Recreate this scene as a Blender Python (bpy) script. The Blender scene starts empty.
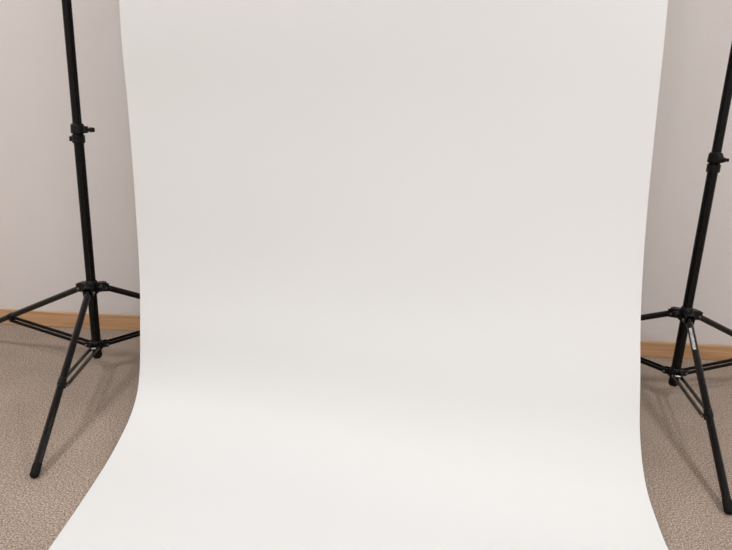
import bpy, bmesh, math
from mathutils import Matrix, Vector
S=bpy.context.scene
S.view_settings.view_transform='Standard'
S.view_settings.look='None'
V=Vector
def link(o,parent=None):
    S.collection.objects.link(o)
    if parent: o.parent=parent
    return o
def empty(name,loc=(0,0,0)):
    e=bpy.data.objects.new(name,None);e.location=loc;e.empty_display_size=.1
    return link(e)
# ---------- materials
def mat(name,col,rough=.5,metal=0,spec=.5):
    m=bpy.data.materials.new(name);m.use_nodes=True
    b=m.node_tree.nodes['Principled BSDF']
    b.inputs['Base Color'].default_value=(*col,1);b.inputs['Roughness'].default_value=rough
    b.inputs['Metallic'].default_value=metal;b.inputs['Specular IOR Level'].default_value=spec
    return m,m.node_tree,b
def noise(nt,scale,detail=2,rough=.5,vec=None):
    n=nt.nodes.new('ShaderNodeTexNoise');n.inputs['Scale'].default_value=scale
    n.inputs['Detail'].default_value=detail;n.inputs['Roughness'].default_value=rough
    if vec is None:
        tc=nt.nodes.new('ShaderNodeTexCoord');vec=tc.outputs['Object']
    nt.links.new(vec,n.inputs['Vector']);return n
def ramp(nt,fac,stops):
    r=nt.nodes.new('ShaderNodeValToRGB');e=r.color_ramp.elements
    while len(e)<len(stops): e.new(.5)
    for i,(p,c) in enumerate(stops): e[i].position=p;e[i].color=(*c,1)
    nt.links.new(fac,r.inputs[0]);return r
def bump(nt,b,h,strength,dist):
    n=nt.nodes.new('ShaderNodeBump');n.inputs['Strength'].default_value=strength;n.inputs['Distance'].default_value=dist
    nt.links.new(h,n.inputs['Height']);nt.links.new(n.outputs[0],b.inputs['Normal'])
# wall
wallm,nt,b=mat('wall_paint',(.74,.70,.69),.75,0,.25)
n=noise(nt,1.5,3);r=ramp(nt,n.outputs[0],[(.3,(.735,.705,.693)),(.7,(.765,.735,.725))]);nt.links.new(r.outputs[0],b.inputs['Base Color'])
n2=noise(nt,160,3,.6);bump(nt,b,n2.outputs[0],.3,.002)
ceilm,_,_=mat('ceiling_paint',(.85,.85,.85),.9)
# carpet
carp,nt,b=mat('carpet_loop',(.3,.25,.2),.95,0,.1)
n=noise(nt,225,3,.85)
r=ramp(nt,n.outputs[0],[(.35,(.10,.069,.049)),(.46,(.365,.287,.230)),(.55,(.525,.435,.368)),(.67,(.89,.785,.695))])
n3=noise(nt,5,5);r3=ramp(nt,n3.outputs[0],[(.3,(.90,.89,.88)),(.7,(1,1,1))])
mx=nt.nodes.new('ShaderNodeMix');mx.data_type='RGBA';mx.blend_type='MULTIPLY';mx.inputs[0].default_value=1
nt.links.new(r.outputs[0],mx.inputs[6]);nt.links.new(r3.outputs[0],mx.inputs[7]);nt.links.new(mx.outputs[2],b.inputs['Base Color'])
bump(nt,b,n.outputs[0],.6,.005)
# wood
woodm,nt,b=mat('oak_varnish',(.5,.27,.12),.4)
tc=nt.nodes.new('ShaderNodeTexCoord');mp=nt.nodes.new('ShaderNodeMapping');mp.inputs['Scale'].default_value=(2,30,60)
nt.links.new(tc.outputs['Object'],mp.inputs[0]);n=noise(nt,1.5,4,.6,mp.outputs[0])
r=ramp(nt,n.outputs[0],[(.3,(.51,.29,.145)),(.7,(.67,.42,.23))]);nt.links.new(r.outputs[0],b.inputs['Base Color'])
# paper
paperm,nt,b=mat('seamless_paper',(.82,.82,.81),.7,0,.2)
n=noise(nt,1.2,1);r=ramp(nt,n.outputs[0],[(.3,(.772,.793,.799)),(.7,(.784,.805,.813))]);nt.links.new(r.outputs[0],b.inputs['Base Color'])
# stand
def black(name,c,rough,spec):
    m,nt,b=mat(name,(c,c,c*1.02),rough,0,spec)
    n=noise(nt,60,2);r=nt.nodes.new('ShaderNodeMapRange');r.inputs[3].default_value=rough-.04;r.inputs[4].default_value=rough+.04
    nt.links.new(n.outputs[0],r.inputs[0]);nt.links.new(r.outputs[0],b.inputs['Roughness']);return m
blk=black('black_anodised_tube',.004,.22,.2)
legm=black('black_gloss_tube',.004,.12,.38)
pls=black('black_plastic',.004,.4,.25)
rub=black('black_rubber',.005,.7,.2)
stl,_,_=mat('steel',(.3,.3,.31),.3,1)
labm,nt,b=mat('printed_label',(.7,.7,.7),.5)
n=noise(nt,350,1);r=ramp(nt,n.outputs[0],[(.42,(.08,.08,.08)),(.50,(.8,.8,.8))]);nt.links.new(r.outputs[0],b.inputs['Base Color'])
# ---------- geometry helpers
def mesh(name,bm,m,parent=None,smooth=True,bevel=0):
    me=bpy.data.meshes.new(name);bmesh.ops.recalc_face_normals(bm,faces=bm.faces);bm.to_mesh(me);bm.free()
    me.materials.append(m);o=bpy.data.objects.new(name,me);link(o,parent)
    if smooth:
        for p in me.polygons:p.use_smooth=True
        me.set_sharp_from_angle(angle=math.radians(40))
    if bevel:
        bv=o.modifiers.new('b','BEVEL');bv.width=bevel;bv.segments=2;bv.limit_method='ANGLE'
    return o
def cyl(bm,a,b2,r1,r2=None,seg=24):
    a=V(a);b2=V(b2);r2=r1 if r2 is None else r2;d=b2-a
    q=d.to_track_quat('Z','Y').to_matrix().to_4x4()
    bmesh.ops.create_cone(bm,cap_ends=True,segments=seg,radius1=r1,radius2=r2,depth=d.length,matrix=Matrix.Translation((a+b2)/2)@q)
def bar(bm,a,b2,w,h,side=None):
    a=V(a);b2=V(b2);d=(b2-a);L=d.length;z=d/L
    s=(V(side)-z*V(side).dot(z)).normalized();t=z.cross(s)
    M=Matrix((( s.x,t.x,z.x,0),(s.y,t.y,z.y,0),(s.z,t.z,z.z,0),(0,0,0,1)))
    bmesh.ops.create_cube(bm,size=1,matrix=Matrix.Translation((a+b2)/2)@M@Matrix.Diagonal((w,h,L,1)))
def box(name,lo,hi,m,parent=None,bevel=0):
    bm=bmesh.new();lo=V(lo);hi=V(hi)
    bmesh.ops.create_cube(bm,size=1,matrix=Matrix.Translation((lo+hi)/2)@Matrix.Diagonal((*(hi-lo),1)))
    return mesh(name,bm,m,parent,False,bevel)
# ---------- room
X0,X1,Y0,Y1,H=-3.2,3.2,-3.0,2.485,2.55
T=.1
box('floor',(X0-T,Y0-T,-T),(X1+T,Y1+T,0),carp)
box('ceiling',(X0-T,Y0-T,H),(X1+T,Y1+T,H+T),ceilm)
box('wall_back',(X0-T,Y1,0),(X1+T,Y1+T,H),wallm)
box('wall_front',(X0-T,Y0-T,0),(X1+T,Y0,H),wallm)
box('wall_left',(X0-T,Y0,0),(X0,Y1,H),wallm)
box('wall_right',(X1,Y0,0),(X1+T,Y1,H),wallm)
bb=.066
box('baseboard_back',(X0,Y1-.014,0),(X1,Y1,bb),woodm,None,.003)
box('baseboard_left',(X0,Y0,0),(X0+.014,Y1-.014,bb),woodm,None,.003)
box('baseboard_right',(X1-.014,Y0,0),(X1,Y1-.014,bb),woodm,None,.003)
box('baseboard_front',(X0+.014,Y0,0),(X1-.014,Y0+.014,bb),woodm,None,.003)
# ---------- ceiling lights
em=bpy.data.materials.new('diffuser');em.use_nodes=True;b=em.node_tree.nodes['Principled BSDF']
b.inputs['Base Color'].default_value=(.9,.9,.9,1);b.inputs['Emission Color'].default_value=(1,.98,.96,1);b.inputs['Emission Strength'].default_value=1.5
def panel(x,y,w,d,e,col=(1,.988,.975)):
    g=empty('ceiling_light',(x,y,H-.03))
    box('frame',(-w/2-.03,-d/2-.03,0),(w/2+.03,d/2+.03,.03),ceilm,g,.004)
    box('diffuser',(-w/2,-d/2,-.006),(w/2,d/2,0),em,g)
    L=bpy.data.lights.new('lamp','AREA');L.shape='RECTANGLE';L.size=w;L.size_y=d;L.energy=e;L.color=col
    lo=bpy.data.objects.new('lamp',L);lo.location=(0,0,-.02);link(lo,g)
panel(-2.0,1.25,.4,.4,19)
panel(1.7,1.2,.35,.35,18)
panel(0,-.1,1.2,.3,15)
panel(-1.5,-1.6,1.2,.3,38)
panel(1.5,-1.6,1.2,.3,37)
# ---------- paper backdrop
Lp=[(2.02,2.02),(1.93,1.80),(1.80,1.45),(1.758,1.223),(1.766,.95),(1.768,.747),(1.762,.419),(1.743,.299),(1.725,.192),(1.697,.122),(1.652,.079),(1.551,.038),(1.333,.011),(1.159,.004),(.85,.003),(.5,.003)]
Rp=[(2.02,2.02),(1.95,1.80),(1.83,1.50),(1.770,1.268),(1.723,.944),(1.675,.658),(1.619,.451),(1.559,.303),(1.500,.157),(1.417,.064),(1.342,.031),(1.273,.010),(1.159,.004),(.95,.003),(.72,.003),(.5,.003)]
def smoothc(P,n):
    P=[V(p) for p in P];Q=[]
    E=[2*P[0]-P[1]]+P+[2*P[-1]-P[-2]]
    for i in range(1,len(E)-2):
        a,b_,c,d=E[i-1:i+3]
        for k in range(12):
            t=k/12
            l1=(b_-a).length;l2=(c-b_).length;l3=(d-c).length
            m1=((c-b_)/l2*l1+(b_-a)/l1*l2)/(l1+l2)*l2
            m2=((c-b_)/l2*l3+(d-c)/l3*l2)/(l2+l3)*l2
            Q.append(b_*(2*t**3-3*t*t+1)+m1*(t**3-2*t*t+t)+c*(-2*t**3+3*t*t)+m2*(t**3-t*t))
    Q.append(P[-1])
    for _ in range(10):
        Q=[Q[0]]+[(Q[i-1]+2*Q[i]+Q[i+1])/4 for i in range(1,len(Q)-1)]+[Q[-1]]
    return Q
QL=smoothc(Lp,0);QR=smoothc(Rp,0)
g=empty('photo_backdrop')
bm=bmesh.new();NX=24;rows=[]
for a,b_ in zip(QL,QR):
    row=[]
    q=max(0,min(1,(1.55-a.x)/.5))
    xl=-.738+.015*q;xr=.687+.014*q
    if a.y>.8: xl-=.004*min(1,(a.y-.8)/.3)
    for i in range(NX+1):
        t=i/NX
        e=t*t*(3-2*t)
        p=a.lerp(b_,e)
        row.append(bm.verts.new((xl+t*(xr-xl),p.x,max(p.y,.003))))
    rows.append(row)
for i in range(len(rows)-1):
    for j in range(NX): bm.faces.new((rows[i][j],rows[i][j+1],rows[i+1][j+1],rows[i+1][j]))
o=mesh('paper_sheet',bm,paperm,g)
bm=bmesh.new();cyl(bm,(-.745,2.083,2.02),(.695,2.083,2.02),.063,seg=40);mesh('paper_roll',bm,paperm,g)
bm=bmesh.new();cyl(bm,(-1.06,2.083,2.02),(1.06,2.104,2.02),.014);mesh('crossbar',bm,blk,g)
# ---------- light stands
def stand(x,y,th,knob,label,khk,zk=.850):
    g=empty('light_stand',(x,y,0))
    ht,hb,R,k=.3128,.0942,.6912,.5833
    bm=bmesh.new();cyl(bm,(0,0,.062),(0,0,.84),.0160);cyl(bm,(0,0,.83),(0,0,1.42),.0145)
    cyl(bm,(0,0,1.40),(0,0,2.005),.0110);mesh('column',bm,blk,g)
    bm=bmesh.new();cyl(bm,(0,0,.052),(0,0,.066),.0168,.0168);cyl(bm,(0,0,.045),(0,0,.052),.012,.0168);mesh('end_cap',bm,rub,g)
    for j,zc in enumerate((zk,1.42)):
        s=1-.1*j
        bm=bmesh.new()
        cyl(bm,(0,0,zc-.034),(0,0,zc-.008),.0205*s);cyl(bm,(0,0,zc-.008),(0,0,zc-.003),.0175*s)
        cyl(bm,(0,0,zc-.003),(0,0,zc+.024),.0225*s,.0215*s);cyl(bm,(0,0,zc+.024),(0,0,zc+.030),.0215*s,.0165*s)
        kx,ky=math.cos(knob),math.sin(knob);d=V((kx,ky,0))
        c=V((0,0,zc+.010));bar(bm,c,c+d*.032,.022,.020,(0,0,1))
        c2=V((0,0,zc-.021));bar(bm,c2,c2-d*.028,.016,.016,(0,0,1))
        mesh('clamp_%d'%(j+1),bm,pls,g,bevel=.002)
        sd=V((-ky,kx,0))
        bm=bmesh.new();cyl(bm,c+d*.028,c+d*.040,.005);
        cyl(bm,c+d*.038,c+d*.054,.0085,.0075,12);
        bar(bm,c+d*.047-sd*.017,c+d*.047+sd*.017,.007,.011,d)
        mesh('clamp_knob_%d'%(j+1),bm,pls,g,bevel=.002)
    bmH=bmesh.new();cyl(bmH,(0,0,ht-.020),(0,0,ht+.020),.0225);cyl(bmH,(0,0,ht+.020),(0,0,ht+.030),.0215,.017)
    bmC=bmesh.new();cyl(bmC,(0,0,hb-.014),(0,0,hb+.014),.0215);cyl(bmC,(0,0,hb+.014),(0,0,hb+.020),.0205,.0165)
    kd=V((math.sin(th+khk),-math.cos(th+khk),0))
    bm=bmesh.new();c=V((0,0,ht+.004));cyl(bm,c+kd*.02,c+kd*.040,.005);cyl(bm,c+kd*.036,c+kd*.052,.013,.011,10);mesh('hub_knob',bm,pls,g,bevel=.002)
    bmP=bmesh.new()
    for i in range(3):
        a=th+i*2*math.pi/3
        d=V((math.sin(a),-math.cos(a),0));s=V((math.cos(a),math.sin(a),0))
        piv=d*.044+V((0,0,ht-.004));foot=d*R+V((0,0,.0125))
        ld=(foot-piv).normalized()
        for sg in(-1,1):
            bar(bmH,d*.016+V((0,0,ht))+s*sg*.0135,d*.056+V((0,0,ht-.003))+s*sg*.0135,.005,.030,s)
            bar(bmC,d*.014+V((0,0,hb))+s*sg*.0125,d*.040+V((0,0,hb))+s*sg*.0125,.004,.020,s)
        bar(bmH,d*.012+V((0,0,ht+.014)),d*.050+V((0,0,ht+.012)),.030,.007,s)
        cyl(bmP,piv-s*.019,piv+s*.019,.0045,seg=12)
        bm=bmesh.new();cyl(bm,piv-ld*.004,foot,.0108);
        mesh('leg_%d'%(i+1),bm,legm,g)
        bm=bmesh.new();cyl(bm,foot-ld*.028,foot+ld*.004,.0118);cyl(bm,foot+ld*.004,foot+ld*.009,.0118,.009);mesh('foot_%d'%(i+1),bm,rub,g)
        jn=V((0,0,ht)).lerp(d*R,k)
        jn=piv+ld*((jn-piv).dot(ld))
        bm=bmesh.new();cyl(bm,jn-ld*.012,jn+ld*.012,.0122)
        nrm=s.cross(ld).normalized(); 
        if nrm.z>0:nrm=-nrm
        bar(bm,jn,jn+nrm*.020,.020,.018,ld)
        mesh('leg_bracket_%d'%(i+1),bm,pls,g,bevel=.0015)
        cp=d*.034+V((0,0,hb));je=jn+nrm*.014
        cyl(bmP,je-s*.017,je+s*.017,.004,seg=12);cyl(bmP,cp-s*.017,cp+s*.017,.004,seg=12)
        bm=bmesh.new()
        for sg in(-1,1): bar(bm,cp+s*sg*.0125,je+s*sg*.0125,.005,.011,s)
        mesh('brace_%d'%(i+1),bm,blk,g)
        if label and i==0:
            up=(-nrm-s*.5).normalized()
            bm=bmesh.new()
            c0=piv+ld*.05+up*.0109;c1=piv+ld*.15+up*.0109
            bar(bm,c0,c1,.0008,.009,up);mesh('label',bm,labm,g,False)
    mesh('hub',bmH,pls,g,bevel=.002);mesh('collar',bmC,pls,g,bevel=.0015);mesh('pivot_pins',bmP,stl,g)
    return g
stand(-1.0474,2.0828,.2083,0.1,False,math.pi/3+.1,.853)
stand(1.0449,2.1040,-.2004,-1.5,True,-math.pi/3,.840)
# ---------- camera
f,pitch,yaw,roll=625.392,.2767,-.0349,.0377
F=V((math.sin(yaw)*math.cos(pitch),math.cos(yaw)*math.cos(pitch),-math.sin(pitch)))
R0=V((math.cos(yaw),-math.sin(yaw),0));U0=R0.cross(F)
Rv=R0*math.cos(roll)+U0*math.sin(roll);U=Rv.cross(F)
cd=bpy.data.cameras.new('camera');cd.sensor_width=36;cd.lens=f/732*36;cd.clip_start=.01
co=bpy.data.objects.new('camera',cd);link(co)
co.matrix_world=Matrix(((Rv.x,U.x,-F.x,0),(Rv.y,U.y,-F.y,0),(Rv.z,U.z,-F.z,1),(0,0,0,1)))
S.camera=co
w=bpy.data.worlds.new('world');S.world=w;w.use_nodes=True;w.node_tree.nodes['Background'].inputs[0].default_value=(.8,.8,.8,1);w.node_tree.nodes['Background'].inputs[1].default_value=.3
